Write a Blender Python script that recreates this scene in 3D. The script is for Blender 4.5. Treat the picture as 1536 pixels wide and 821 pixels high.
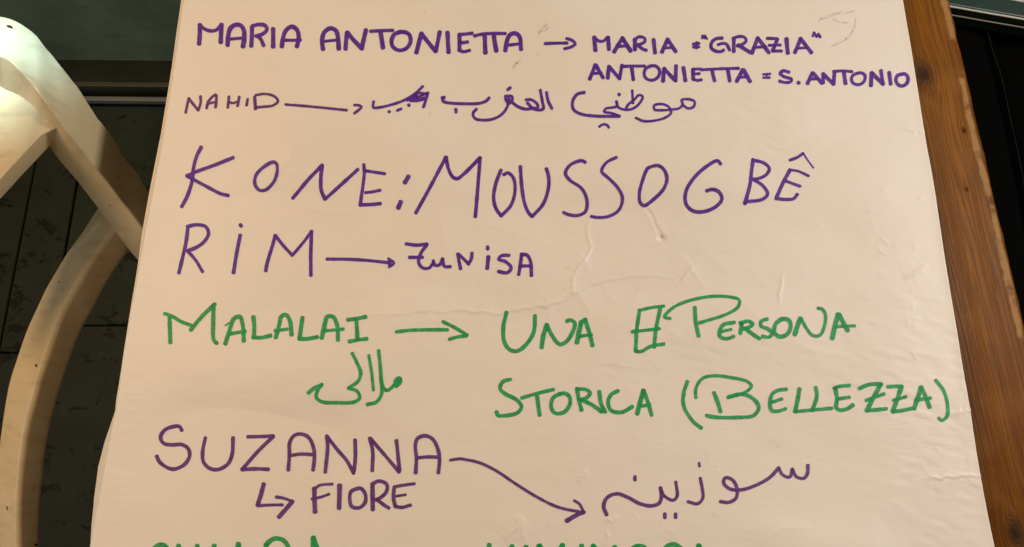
import bpy, bmesh, math, random
import numpy as np
from mathutils import Vector, Matrix, noise as mnoise
random.seed(7); rng = np.random.default_rng(11)
for o in list(bpy.data.objects): bpy.data.objects.remove(o)
sc = bpy.context.scene
col = sc.collection

# ------------------------------------------------------------------ camera
PW, PH = 1536.0, 821.0          # size of the photograph the measurements were taken on
FOC = 1109.0
TABLE_Z = 0.75
PAPER_Z = TABLE_Z + 0.004
Yc = Vector((42, 3673, -FOC)).normalized()
dn = Vector((0, -FOC*FOC/3673.0, -FOC)).normalized()
Zc = (-dn); Xc = Yc.cross(Zc).normalized(); Zc = Xc.cross(Yc).normalized()
R = Matrix((Xc, Yc, Zc))        # camera vector -> world vector
CAM = Vector((0.0, -0.20, PAPER_Z + 0.66))
cam_data = bpy.data.cameras.new('camera'); cam = bpy.data.objects.new('camera', cam_data); col.objects.link(cam)
cam.matrix_world = Matrix.Translation(CAM) @ R.to_4x4()
cam_data.sensor_width = 36; cam_data.lens = FOC/PW*36; cam_data.clip_start = 0.02; cam_data.clip_end = 60
sc.camera = cam

def at(px, py, z):
    """the point at height z that shows at photograph position px, py"""
    d = R @ Vector((px-PW/2, -(py-PH/2), -FOC))
    t = (z-CAM.z)/d.z
    return CAM + d*t
def at_y(px, py, y):
    d = R @ Vector((px-PW/2, -(py-PH/2), -FOC))
    return CAM + d*((y-CAM.y)/d.y)

# ------------------------------------------------------------------ light
w = bpy.data.worlds.new("World"); sc.world = w; w.use_nodes = True
w.node_tree.nodes['Background'].inputs[0].default_value = (1.0, 0.70, 0.42, 1)
w.node_tree.nodes['Background'].inputs[1].default_value = 0.22
sc.view_settings.view_transform = 'Standard'; sc.view_settings.look = 'None'
sc.view_settings.exposure = 0; sc.view_settings.gamma = 1
def area(name, loc, target, power, color, sx, sy):
    l = bpy.data.lights.new(name, 'AREA'); l.energy = power; l.color = color; l.shape = 'RECTANGLE'; l.size = sx; l.size_y = sy
    o = bpy.data.objects.new(name, l); col.objects.link(o); o.location = loc
    o.rotation_euler = (Vector(target)-Vector(loc)).to_track_quat('-Z', 'Y').to_euler(); return o
area('ceiling_lamp_light', (1.42, 0.36, 1.72), (0.20, -0.1, 0.75), 17.0, (1.0, 0.93, 0.84), 0.22, 0.22)
area('left_lamp_light', (-1.20, 0.45, 1.85), (-0.3, -0.1, 0.7), 13.2, (1.0, 0.66, 0.36), 0.42, 0.42)
area('cool_chair_fill', (-1.7, -0.7, 1.3), (-0.5, 0.0, 0.7), 2.4, (0.50, 0.85, 1.0), 0.8, 0.8)  # added weak cool fill for the chair's left-facing sides
def spot(name, loc, target, power, color, deg, blend, r):
    l = bpy.data.lights.new(name, 'SPOT'); l.energy = power; l.color = color; l.spot_size = math.radians(deg); l.spot_blend = blend; l.shadow_soft_size = r
    o = bpy.data.objects.new(name, l); col.objects.link(o); o.location = loc
    o.rotation_euler = (Vector(target)-Vector(loc)).to_track_quat('-Z', 'Y').to_euler(); return o
spot('window_beam_light', (-0.30, 0.60, 2.2), at(-6, 74, 0.78), 250, (0.40, 0.80, 1.0), 5.4, 0.9, 0.03)

# ------------------------------------------------------------------ helpers
def link(name, me, m=None, parent=None, **kw):
    o = bpy.data.objects.new(name, me); col.objects.link(o)
    if m: me.materials.clear(); me.materials.append(m)
    if parent: o.parent = parent
    for k, v in kw.items(): o[k] = v
    return o
def mesh(name, verts, faces, smooth=False):
    me = bpy.data.meshes.new(name); me.from_pydata([tuple(v) for v in verts], [], faces); me.update()
    if smooth: me.polygons.foreach_set('use_smooth', [True]*len(me.polygons))
    return me
def box_mesh(name, x0, x1, y0, y1, z0, z1, bev=0.0, seg=2, mat=None):
    bm = bmesh.new()
    vs = [bm.verts.new((x, y, z)) for z in (z0, z1) for y in (y0, y1) for x in (x0, x1)]
    for f in ((0,2,3,1),(4,5,7,6),(0,1,5,4),(2,6,7,3),(0,4,6,2),(1,3,7,5)): bm.faces.new([vs[i] for i in f])
    if bev: bmesh.ops.bevel(bm, geom=bm.edges[:], offset=bev, segments=seg, affect='EDGES', profile=0.5)
    me = bpy.data.meshes.new(name); bm.to_mesh(me); bm.free(); return me
def empty(name, loc, rz=0, **kw):
    o = bpy.data.objects.new(name, None); col.objects.link(o); o.location = loc; o.rotation_euler = (0,0,rz)
    for k, v in kw.items(): o[k] = v
    return o
def resample(pts, n, smooth=True):
    pts = [Vector(p) for p in pts]
    if smooth and len(pts) > 2: pts = catmull(pts, 8)
    ds = [0]
    for a, b in zip(pts, pts[1:]): ds.append(ds[-1]+(b-a).length)
    out = []; j = 0
    for i in range(n):
        t = ds[-1]*i/(n-1)
        while j < len(pts)-2 and ds[j+1] < t: j += 1
        s = (t-ds[j])/max(1e-9, ds[j+1]-ds[j]); out.append(pts[j].lerp(pts[j+1], min(1, s)))
    return out
def catmull(p, k, closed=False):
    out = []; n = len(p)
    for i in range(n if closed else n-1):
        if closed: a, b, c, d = p[(i-1)%n], p[i], p[(i+1)%n], p[(i+2)%n]
        else:
            b, c = p[i], p[i+1]; a = p[i-1] if i else b*2-c; d = p[i+2] if i+2 < n else c*2-b
        # centripetal parameters keep the hand-drawn curves from overshooting
        t0 = 0; t1 = t0+max((b-a).length,1e-6)**.5; t2 = t1+max((c-b).length,1e-6)**.5; t3 = t2+max((d-c).length,1e-6)**.5
        for j in range(k):
            t = t1+(t2-t1)*j/k
            A1 = a*((t1-t)/(t1-t0))+b*((t-t0)/(t1-t0)); A2 = b*((t2-t)/(t2-t1))+c*((t-t1)/(t2-t1)); A3 = c*((t3-t)/(t3-t2))+d*((t-t2)/(t3-t2))
            B1 = A1*((t2-t)/(t2-t0))+A2*((t-t0)/(t2-t0)); B2 = A2*((t3-t)/(t3-t1))+A3*((t-t1)/(t3-t1))
            out.append(B1*((t2-t)/(t2-t1))+B2*((t-t1)/(t2-t1)))
    out.append(p[0] if closed else p[-1]); return out

# node material helper
class NM:
    def __init__(s, name):
        s.m = bpy.data.materials.new(name); s.m.use_nodes = True; s.t = s.m.node_tree; s.b = s.t.nodes['Principled BSDF']
    def n(s, t, **kw):
        x = s.t.nodes.new(t)
        for k, v in kw.items():
            if hasattr(x, k): setattr(x, k, v)
        return x
    def l(s, a, b): s.t.links.new(a, b)
    def noise(s, vec, scale, detail=4, rough=.55, dist=0):
        x = s.n('ShaderNodeTexNoise'); x.inputs['Scale'].default_value = scale; x.inputs['Detail'].default_value = detail
        x.inputs['Roughness'].default_value = rough; x.inputs['Distortion'].default_value = dist
        if vec: s.l(vec, x.inputs['Vector'])
        return x.outputs['Fac']
    def coord(s, which='Object', scale=(1,1,1), loc=(0,0,0), rot=(0,0,0)):
        c = s.n('ShaderNodeTexCoord'); mp = s.n('ShaderNodeMapping'); mp.inputs['Scale'].default_value = scale
        mp.inputs['Location'].default_value = loc; mp.inputs['Rotation'].default_value = rot
        s.l(c.outputs[which], mp.inputs['Vector']); return mp.outputs[0]
    def world(s, scale=(1,1,1)):
        c = s.n('ShaderNodeNewGeometry'); mp = s.n('ShaderNodeMapping'); mp.inputs['Scale'].default_value = scale
        s.l(c.outputs['Position'], mp.inputs['Vector']); return mp.outputs[0]
    def ramp(s, fac, stops):
        x = s.n('ShaderNodeValToRGB'); e = x.color_ramp.elements
        while len(e) < len(stops): e.new(0.5)
        for i, (p, c) in enumerate(stops):
            e[i].position = p; e[i].color = (c, c, c, 1) if isinstance(c, (int, float)) else (*c, 1)
        s.l(fac, x.inputs[0]); return x.outputs[0]
    def mix(s, fac, a, b, mode='MIX'):
        x = s.n('ShaderNodeMix'); x.data_type = 'RGBA'; x.blend_type = mode
        for inp, v in ((x.inputs[0], fac), (x.inputs[6], a), (x.inputs[7], b)):
            if hasattr(v, 'links'): s.l(v, inp)
            elif isinstance(v, (int, float)): inp.default_value = v
            else: inp.default_value = (*v, 1)
        return x.outputs[2]
    def math(s, op, a, b=0.0, c=0.0):
        x = s.n('ShaderNodeMath'); x.operation = op
        for i, v in enumerate((a, b, c)):
            if hasattr(v, 'links'): s.l(v, x.inputs[i])
            else: x.inputs[i].default_value = v
        return x.outputs[0]
    def bump(s, h, strength, dist):
        x = s.n('ShaderNodeBump'); x.inputs['Strength'].default_value = strength; x.inputs['Distance'].default_value = dist
        s.l(h, x.inputs['Height']); s.l(x.outputs[0], s.b.inputs['Normal']); return x
    def col(s, c):
        if hasattr(c, 'links'): s.l(c, s.b.inputs['Base Color'])
        else: s.b.inputs['Base Color'].default_value = (*c, 1)
    def rough(s, r):
        if hasattr(r, 'links'): s.l(r, s.b.inputs['Roughness'])
        else: s.b.inputs['Roughness'].default_value = r

# ------------------------------------------------------------------ materials
def mat_paper():
    k = NM('paper'); v = k.world()
    big = k.noise(v, 5, 3); c = k.mix(k.ramp(big, [(.35, 0.0), (.65, 1.0)]), (.81, .755, .715), (.84, .795, .765))
    spk = k.ramp(k.noise(v, 160, 2), [(.72, 0.0), (.78, 1.0)])
    gate = k.ramp(k.noise(v, 9, 2), [(.60, 0.0), (.66, 1.0)])
    c = k.mix(k.math('MULTIPLY', k.math('MULTIPLY', spk, gate), .35), c, (.45, .38, .28))
    k.col(c); k.rough(.50); k.b.inputs['Specular IOR Level'].default_value = .35
    # short horizontal crimps and a fine tooth
    crimp = k.noise(k.world((60, 240, 1)), 1.0, 3, .6); cg = k.ramp(k.noise(v, 11, 2), [(.48, 0.0), (.66, 1.0)])
    h = k.math('ADD', k.math('MULTIPLY', crimp, cg), k.math('MULTIPLY', k.noise(v, 900, 3), .05))
    h = k.math('ADD', h, k.math('MULTIPLY', k.noise(v, 38, 3), .5))
    k.bump(h, .55, .0008); return k.m
def mat_ink(name, a, b, see):
    k = NM(name); v = k.world()
    c = k.mix(k.ramp(k.noise(v, 260, 4, .7), [(.35, 0.0), (.68, 1.0)]), a, b)
    k.col(c); k.rough(.55); k.b.inputs['Specular IOR Level'].default_value = .3
    tr = k.n('ShaderNodeBsdfTransparent'); mx = k.n('ShaderNodeMixShader')
    f = k.ramp(k.noise(v, 420, 3, .7), [(.3, see*.4), (.7, see*1.6)])
    k.l(f, mx.inputs[0]); k.l(k.b.outputs[0], mx.inputs[1]); k.l(tr.outputs[0], mx.inputs[2])
    k.l(mx.outputs[0], k.t.nodes['Material Output'].inputs['Surface']); return k.m
def mat_smudge():
    k = NM('graphite_smudge'); v = k.world(); k.col((.12, .10, .08)); k.rough(.8)
    tr = k.n('ShaderNodeBsdfTransparent'); mx = k.n('ShaderNodeMixShader')
    f = k.ramp(k.noise(v, 500, 3, .7), [(.42, .99), (.74, .50)])
    k.l(f, mx.inputs[0]); k.l(k.b.outputs[0], mx.inputs[1]); k.l(tr.outputs[0], mx.inputs[2])
    k.l(mx.outputs[0], k.t.nodes['Material Output'].inputs['Surface']); return k.m
def mat_wood():
    # object space: x across the table from its worn edge (0) leftwards (-), y along the grain
    k = NM('varnished_pine')
    c0 = k.n('ShaderNodeTexCoord'); sep = k.n('ShaderNodeSeparateXYZ'); k.l(c0.outputs['Object'], sep.inputs[0])
    x, y = sep.outputs[0], sep.outputs[1]
    off = None; knots = None
    for (kx, ky, r) in KNOTS:
        dx = k.math('SUBTRACT', x, kx); dy = k.math('MULTIPLY', k.math('SUBTRACT', y, ky), .55)
        d2 = k.math('ADD', k.math('MULTIPLY', dx, dx), k.math('MULTIPLY', dy, dy))
        g = k.math('EXPONENT', k.math('MULTIPLY', d2, -1.0/(r*r)))
        push = k.math('MULTIPLY', k.math('MULTIPLY', dx, g), -.62)
        off = push if off is None else k.math('ADD', off, push)
        g2 = k.math('EXPONENT', k.math('MULTIPLY', d2, -6.0/(r*r)))
        knots = g2 if knots is None else k.math('MAXIMUM', knots, g2)
    xx = k.math('ADD', x, off)
    cb = k.n('ShaderNodeCombineXYZ'); k.l(xx, cb.inputs[0]); k.l(k.math('MULTIPLY', y, .045), cb.inputs[1]); k.l(k.math('MULTIPLY', knots, .02), cb.inputs[2])
    vv = cb.outputs[0]
    broad = k.noise(vv, 26, 3, .5, .3); fine = k.noise(vv, 300, 5, .65, .2)
    rings = k.math('SINE', k.math('MULTIPLY', k.math('ADD', xx, k.math('MULTIPLY', k.noise(vv, 14, 4, .6), .09)), 1900))
    rings = k.ramp(k.math('MULTIPLY_ADD', rings, .5, .5), [(.1, 0.0), (.95, 1.0)])
    blot = k.noise(c0.outputs['Object'], 14, 4, .6)
    c = k.mix(k.ramp(broad, [(.3, 0.0), (.7, 1.0)]), (.125, .039, .0010), (.250, .092, .004))
    c = k.mix(k.math('MULTIPLY', rings, .42), c, (.050, .016, .002))
    c = k.mix(k.math('MULTIPLY', k.ramp(fine, [(.5, 0.0), (.75, 1.0)]), .55), c, (.040, .012, .002))
    c = k.mix(k.math('MULTIPLY', k.ramp(blot, [(.5, 0.0), (.72, 1.0)]), .45), c, (.27, .115, .018))
    c = k.mix(k.math('MULTIPLY', knots, .93), c, (.018, .008, .004))
    # varnish worn away in a ragged band just inside the edge
    nx = k.math('MULTIPLY', k.math('SUBTRACT', k.noise(k.coord('Object', (40, 14, 40)), 1, 5, .7), .5), .016)
    dist = k.math('ABSOLUTE', k.math('ADD', k.math('ADD', x, .0085), nx))
    band = k.ramp(k.math('MULTIPLY', dist, 100), [(.22, 1.0), (.40, 0.0)])
    gate = k.ramp(k.noise(k.coord('Object', (10, 16, 10)), 1, 4, .65), [(.40, 0.0), (.47, 1.0)])
    k.col(k.mix(k.math('MULTIPLY', k.math('MULTIPLY', band, gate), .75), c, (.36, .20, .075)))
    k.rough(k.ramp(broad, [(.2, .40), (.8, .55)])); k.b.inputs['Specular IOR Level'].default_value = .09
    h = k.math('ADD', k.math('MULTIPLY', rings, .35), fine); k.bump(h, .6, .0007); return k.m
def mat_white_paint():
    k = NM('old_white_paint'); v = k.world()
    c = k.mix(k.ramp(k.noise(v, 9, 4), [(.35, 0.0), (.7, 1.0)]), (.66, .53, .32), (.76, .645, .44))
    c = k.mix(k.math('MULTIPLY', k.ramp(k.noise(k.world((30, 90, 30)), 1, 4, .6), [(.52, 0.0), (.72, 1.0)]), .38), c, (.40, .28, .15))
    chips = k.ramp(k.noise(v, 75, 3, .5), [(.735, 0.0), (.745, 1.0)])
    c = k.mix(chips, c, (.035, .022, .012)); k.col(c); k.rough(.28); k.b.inputs['Specular IOR Level'].default_value = .5
    k.bump(k.math('ADD', k.noise(k.world((20, 60, 60)), 1, 4), k.math('MULTIPLY', chips, -.6)), .35, .0012); return k.m
def mat_floor():
    k = NM('worn_green_floor_paint'); v = k.world()
    info = k.n('ShaderNodeObjectInfo')
    c = k.mix(k.ramp(k.noise(v, 14, 4), [(.3, 0.0), (.7, 1.0)]), (.0115, .0185, .0125), (.023, .034, .024))
    c = k.mix(k.math('MULTIPLY', info.outputs['Random'], .35), c, (.012, .016, .012))
    clus = k.ramp(k.noise(v, 6.5, 2), [(.42, .0), (.62, .09)]); chips = k.ramp(k.math('ADD', k.noise(k.world((26, 38, 26)), 1, 6, .66, .6), clus), [(.635, 0.0), (.65, 1.0)])
    scr = k.ramp(k.noise(k.world((26, 120, 26)), 1, 3, .6), [(.70, 0.0), (.73, 1.0)])
    c = k.mix(k.math('MAXIMUM', chips, scr), c, (.0015, .0012, .001))
    grey = k.ramp(k.noise(k.world((30, 60, 30)), 1, 4), [(.62, 0.0), (.75, 1.0)])
    c = k.mix(k.math('MULTIPLY', grey, .3), c, (.045, .055, .048))
    k.col(c); k.rough(.6); k.b.inputs['Specular IOR Level'].default_value = .25; k.bump(k.math('SUBTRACT', k.noise(k.world((200, 12, 10)), 1, 4), k.math('MULTIPLY', chips, 1.0)), .4, .0015); return k.m
def mat_blotch(name, a, b, rough=.6, sc_=(5, 5, 5)):
    k = NM(name); c = k.mix(k.ramp(k.noise(k.world(sc_), 1, 5, .6), [(.32, 0.0), (.68, 1.0)]), a, b)
    st = k.ramp(k.noise(k.world((9, 9, 40)), 1, 4, .6), [(.62, 0.0), (.70, 1.0)])
    c = k.mix(k.math('MULTIPLY', st, .35), c, tuple(q*.35 for q in a)); k.col(c); k.rough(rough)
    k.bump(k.noise(k.world((30, 30, 30)), 1, 5), .3, .002); return k.m
def mat_cloth(name, a, b, spec=.2):
    k = NM(name); k.col(k.mix(k.noise(k.world(), 30, 4), a, b)); k.rough(.85); k.b.inputs['Specular IOR Level'].default_value = spec
    k.bump(k.noise(k.world(), 900, 2), .4, .0006); return k.m

# ------------------------------------------------------------------ the setting: floor boards, wall, skirting
M_floor = mat_floor(); M_white = mat_white_paint()
YW = at(160, 156, 0.0).y                       # the wall stands where the skirting meets the floor
FX0, FX1, FY0 = -2.0, 1.9, -1.6
floor = link('floor', box_mesh('floor', FX0-.3, FX1+.3, FY0, YW+.05, -.06, -.024), mat_cloth('dark_gap', (.006,.005,.004), (.010,.009,.007), .1), kind='structure')
pa, pb = at(115.7, 273, 0), at(97, 380, 0)
fang = math.atan2(-(pa.x-pb.x), pa.y-pb.y)
pc = at(48.7, 266, 0)
u = Vector((math.cos(fang), math.sin(fang), 0)); vdir = Vector((-math.sin(fang), math.cos(fang), 0))
bw = abs((pc-pa).dot(u))
jy = (at(160, 488, 0)-pa).dot(vdir)
offs = [0.0, -bw]
while offs[-1] > FX0-pa.x-.1: offs.append(offs[-1]-random.uniform(.11, .17))
offs = offs[::-1]+[.175]
while offs[-1] < FX1-pa.x: offs.append(offs[-1]+random.uniform(.12, .17))
wl = (YW-pa.y)/vdir.y
for q0, q1 in zip(offs, offs[1:]):
    joints = [-1.7, jy if q0 == 0.0 else jy+random.uniform(-.75, .30)]
    if random.random() < .5 and q0 != 0: joints.append(joints[-1]+random.uniform(.45, .6))
    for a, b in zip(joints, joints[1:]+[wl+.02]):
        b = min(b, wl+.02)
        if b-a < .05: continue
        me = box_mesh('floor_board', q0+.0016, q1-.0016, a+.0010, b-.0010, -.022, random.uniform(-.0010, .0004), .0018, 1)
        o = link('floor_board', me, M_floor, floor); o.location = (pa.x, pa.y, 0); o.rotation_euler = (0, 0, fang)
wall = link('wall', box_mesh('wall', -2.6, 2.4, YW+.020, YW+.14, -.06, 1.6), mat_blotch('green_distemper', (.095,.155,.125), (.200,.300,.250)), kind='structure')
z1 = at_y(160, 132, YW).z; z2 = at_y(160, 101, YW).z; z0 = at_y(160, 151, YW).z
M_sk = mat_blotch('skirting_shade_tone', (.035,.043,.028), (.070,.080,.055), .5)  # dark colour carries the shade band above the ledge
sk = link('skirting_shade_board', box_mesh('skirting_shade_board', -2.6, 2.4, YW+.016, YW+.0195, .004, z2, .0), M_sk, wall)  # thin flush skirting, carried up as a painted shade band
link('skirting_ledge', box_mesh('skirting_ledge', -2.6, 2.4, YW+.004, YW+.0155, z1-.012, z1, .002), mat_blotch('skirting_brown', (.035,.032,.022), (.055,.050,.036), .5), wall)
link('skirting_strip', box_mesh('skirting_strip', -2.6, 2.4, YW-.008, YW+.0030, .012, .028, .003), mat_blotch('pale_strip_paint', (.12,.14,.13), (.17,.19,.18), .5), wall)

# ------------------------------------------------------------------ table
e0, e1 = at(1427, 0, TABLE_Z), at(1536, 466, TABLE_Z)
ta = math.atan2(-(e0.x-e1.x), e0.y-e1.y)
tu = Vector((math.cos(ta), math.sin(ta), 0)); tv = Vector((-math.sin(ta), math.cos(ta), 0))
tmid = at(1536, 466, TABLE_Z)
def tl(px, py):
    p = at(px, py, TABLE_Z)-tmid; return p.dot(tu), p.dot(tv)
KNOTS = [(*tl(1386, 112), .020), (*tl(1396, 320), .012), (*tl(1524, 800), .017), (*tl(1446, 196), .004), (*tl(1450, 284), .003)]
M_wood = mat_wood()
table = empty('wooden_table', (tmid.x, tmid.y, 0), ta, label='worn varnished pine table under the written sheet of paper', category='table')
ptop = at(1480, 0, TABLE_Z)
TY1 = (ptop-tmid).dot(tv)+.10; TY0 = TY1-1.25
leftlim = (at(290, 0, TABLE_Z)-tmid).dot(tu)
widths = [.145, .135, .14, .13, .0]; xx = 0.0; tx0 = None
total = -leftlim - .05
nplank = 5; pw = total/nplank
def plank_mesh(x0, x1, worn):
    # a plank with real rounded, slightly dented long edge
    ys = np.linspace(TY0, TY1, 150 if worn else 12); vs = []; fs = []
    for j, y in enumerate(ys):
        d = 0.0
        if worn: d = .0012*mnoise.noise(Vector((y*14, 3, 0)))+.0008*mnoise.noise(Vector((y*60, 5, 0)))
        prof = [(x0, -.030), (x0, -.0008), (x0+.0012, 0), ((x0+x1)/2, 0), (x1-.007+d, 0), (x1-.0035+d, -.0010), (x1-.001+d, -.0035), (x1+d*.5, -.008), (x1, -.030)] if worn else \
               [(x0, -.030), (x0, -.0008), (x0+.0012, 0), ((x0+x1)/2, 0), (x1-.0012, 0), (x1, -.0008), (x1, -.030)]
        for (a, b) in prof: vs.append((a, y, TABLE_Z+b))
        if j:
            n = len(prof); s = (j-1)*n
            for q in range(n): fs.append((s+q, s+(q+1)%n, s+n+(q+1)%n, s+n+q))
    n = len(prof); fs.append(tuple(range(n))[::-1]); fs.append(tuple(range(len(vs)-n, len(vs))))
    me = mesh('plank', vs, fs, True); me.validate()
    bm = bmesh.new(); bm.from_mesh(me); bmesh.ops.recalc_face_normals(bm, faces=bm.faces[:])
    for e in bm.edges:
        if len(e.link_faces) == 2 and e.calc_face_angle() > .9: e.smooth = False
    bm.to_mesh(me); bm.free(); return me
for i in range(nplank):
    link('plank', plank_mesh(-(i+1)*pw+.0008, -i*pw-.0008*(i > 0), i == 0), M_wood, table)
for nm, b in (('apron', (-total+.05, -total+.07, TY0+.08, TY1-.08)), ('apron', (-.075, -.055, TY0+.08, TY1-.08)),
              ('apron', (-total+.071, -.076, TY1-.10, TY1-.08)), ('apron', (-total+.071, -.076, TY0+.08, TY0+.10))):
    link(nm, box_mesh(nm, *b, TABLE_Z-.13, TABLE_Z-.0305, .002), M_wood, table)
for lx in (-total+.045, -.115):
    for ly in (TY0+.03, TY1-.09): link('leg', box_mesh('leg', lx+.0, lx+.06, ly+.0, ly+.045, .001, TABLE_Z-.131, .004), M_wood, table)

# ------------------------------------------------------------------ sheets of paper
Ledge = [(300.5,-170),(285,-70),(275.5,0),(262,97),(246,200),(218,346),(208,400),(187,522),(176,600),(161.6,670),(151,729),(140,786),(134,821),(124,880),(110,960),(98,1050)]
Redge = [(1328,-170),(1343,-70),(1355,0),(1368.7,80),(1377,131),(1387.5,200),(1402,286),(1417,385),(1429.8,463),(1443,546),(1452.3,600),(1470.8,718),(1481.6,772),(1492,821),(1504,880),(1520,960),(1538,1050)]
def edge_fn(pts, z=PAPER_Z):
    w3 = [at(q[0], q[1], z+(q[2] if len(q) > 2 else 0)) for q in pts]; w3 = sorted(((p.y, p.x) for p in w3)); ys = [a for a, _ in w3]; xs = [b for _, b in w3]
    return (lambda y: np.interp(y, ys, xs)), ys[0], ys[-1]
lf, ya, yb = edge_fn(Ledge, PAPER_Z+.0052); rf, ya2, yb2 = edge_fn(Redge, PAPER_Z+.0045)
Y0, Y1 = max(ya, ya2)+.002, min(yb, yb2)-.002
def vnoise(X, Y, sx, sy, seed):
    r = np.random.default_rng(seed); g = r.standard_normal((64, 64))
    a = X/sx+20; b = Y/sy+20; i = np.floor(a).astype(int); j = np.floor(b).astype(int); fx = a-i; fy = b-j
    fx = fx*fx*fx*(fx*(fx*6-15)+10); fy = fy*fy*fy*(fy*(fy*6-15)+10); i %= 64; j %= 64; i2 = (i+1)%64; j2 = (j+1)%64
    return (g[i, j]*(1-fx)+g[i2, j]*fx)*(1-fy)+(g[i, j2]*(1-fx)+g[i2, j2]*fx)*fy
# creases in photograph positions: points, tent height, tent reach, sharp ridge height, ridge width
CREASES = [
 ([(560,474),(640,470),(700,468),(742,472),(790,464),(828,458),(856,446),(884,430),(915,420),(960,414),(1010,416)], .0011, .016, .00030, .0013),
 ([(884,328),(880,350),(886,372),(876,392),(862,412),(857,446)], .0007, .012, .00030, .0012),
 ([(652,300),(668,370),(664,392)], .0004, .010, .00012, .0012),
 ([(732,468),(740,445),(768,425),(790,405)], .0006, .012, .00016, .0013),
 ([(640,430),(600,455)], .0004, .012, .00010, .0013),
 ([(962,300),(980,330),(992,356)], .0006, .010, -.00035, .0016),
 ([(992,358),(1010,352),(1028,340)], .0004, .008, .00015, .0012),
 ([(1044,398),(1032,408),(1020,424)], .0005, .010, .00025, .0012),
 ([(1173,412),(1170,432),(1167,458)], .0003, .008, .00025, .0011),
 ([(1380,719),(1412,716),(1440,714),(1474,712)], .0007, .014, .00028, .0012),
 ([(1424,622),(1445,618),(1458,612)], .0004, .008, .00022, .0012),
 ([(1352,420),(1370,412),(1386,400)], .0005, .010, .00022, .0013),
 ([(1345,196),(1370,199),(1392,200)], .0004, .010, .00018, .0013),
 ([(783,774),(776,786),(757,812)], .0008, .010, .00025, .0012),
 ([(783,774),(784,790),(786,812)], .0004, .008, .00010, .0012),
 ([(878,704),(872,716),(866,724)], .0004, .006, .00025, .0011),
 ([(905,778),(915,781),(924,776)], .0003, .006, .00022, .0010),
 ([(910,790),(909,806),(904,821)], .0003, .006, .00022, .0010),
 ([(800,135),(850,128),(905,140)], .0006, .014, .00012, .0015),
 ([(780,190),(830,195),(880,178),(930,160)], .0008, .018, .00012, .0015),
 ([(420,262),(438,240),(448,216)], .0006, .012, .00010, .0014),
 ([(435,268),(447,256),(452,242)], .0004, .010, .00008, .0014),
 ([(315,240),(330,215),(332,200)], .0004, .012, .00008, .0014),
 ([(442,312),(470,316),(510,322),(540,320)], .0003, .010, .00015, .0012),
 ([(690,350),(730,340),(770,352),(800,365)], .0007, .016, .00005, .0015),
 ([(860,560),(900,548),(960,552)], .0004, .012, .00008, .0014),
 ([(1060,180),(1100,200),(1160,190),(1240,198)], .0006, .020, .0, .0015),
 ([(1210,790),(1150,800),(1130,821)], .0006, .014, .00008, .0014),
]
CR = []
for pts, A, L, B, W in CREASES:
    p3 = [at(a, b, PAPER_Z) for a, b in pts]; p3 = resample(p3, max(6, len(pts)*4))
    for q in p3[1:-1]: q.x += random.uniform(-.0013, .0013); q.y += random.uniform(-.0013, .0013)
    CR.append((np.array([(q.x, q.y) for q in p3]), A, L, B, W))
for cx, cy, sx, sy, n in ((880,400,90,60,46),(700,440,90,40,20),(1440,640,25,70,22),(900,785,110,22,20),(1390,470,50,60,14),(880,160,60,40,14),(1000,340,60,30,14),(1330,350,60,50,14),(520,345,60,25,12),(1180,580,200,100,22)):
    for _ in range(n):
        a0 = (random.gauss(cx, sx), random.gauss(cy, sy)); p = at(*a0, PAPER_Z); an = random.gauss(0, .5) if random.random() < .65 else random.uniform(0, 3.14); ln = random.uniform(.004, .014)
        pts = []
        for t in range(7): pts.append((p.x, p.y)); an += random.gauss(0, .55); p = p+Vector((math.cos(an), math.sin(an), 0))*ln/6
        CR.append((np.array(pts), random.uniform(.00003, .00014), random.uniform(.003, .007), random.choice((-1, 1, 1))*random.uniform(.00003, .00008), .0011))
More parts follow.
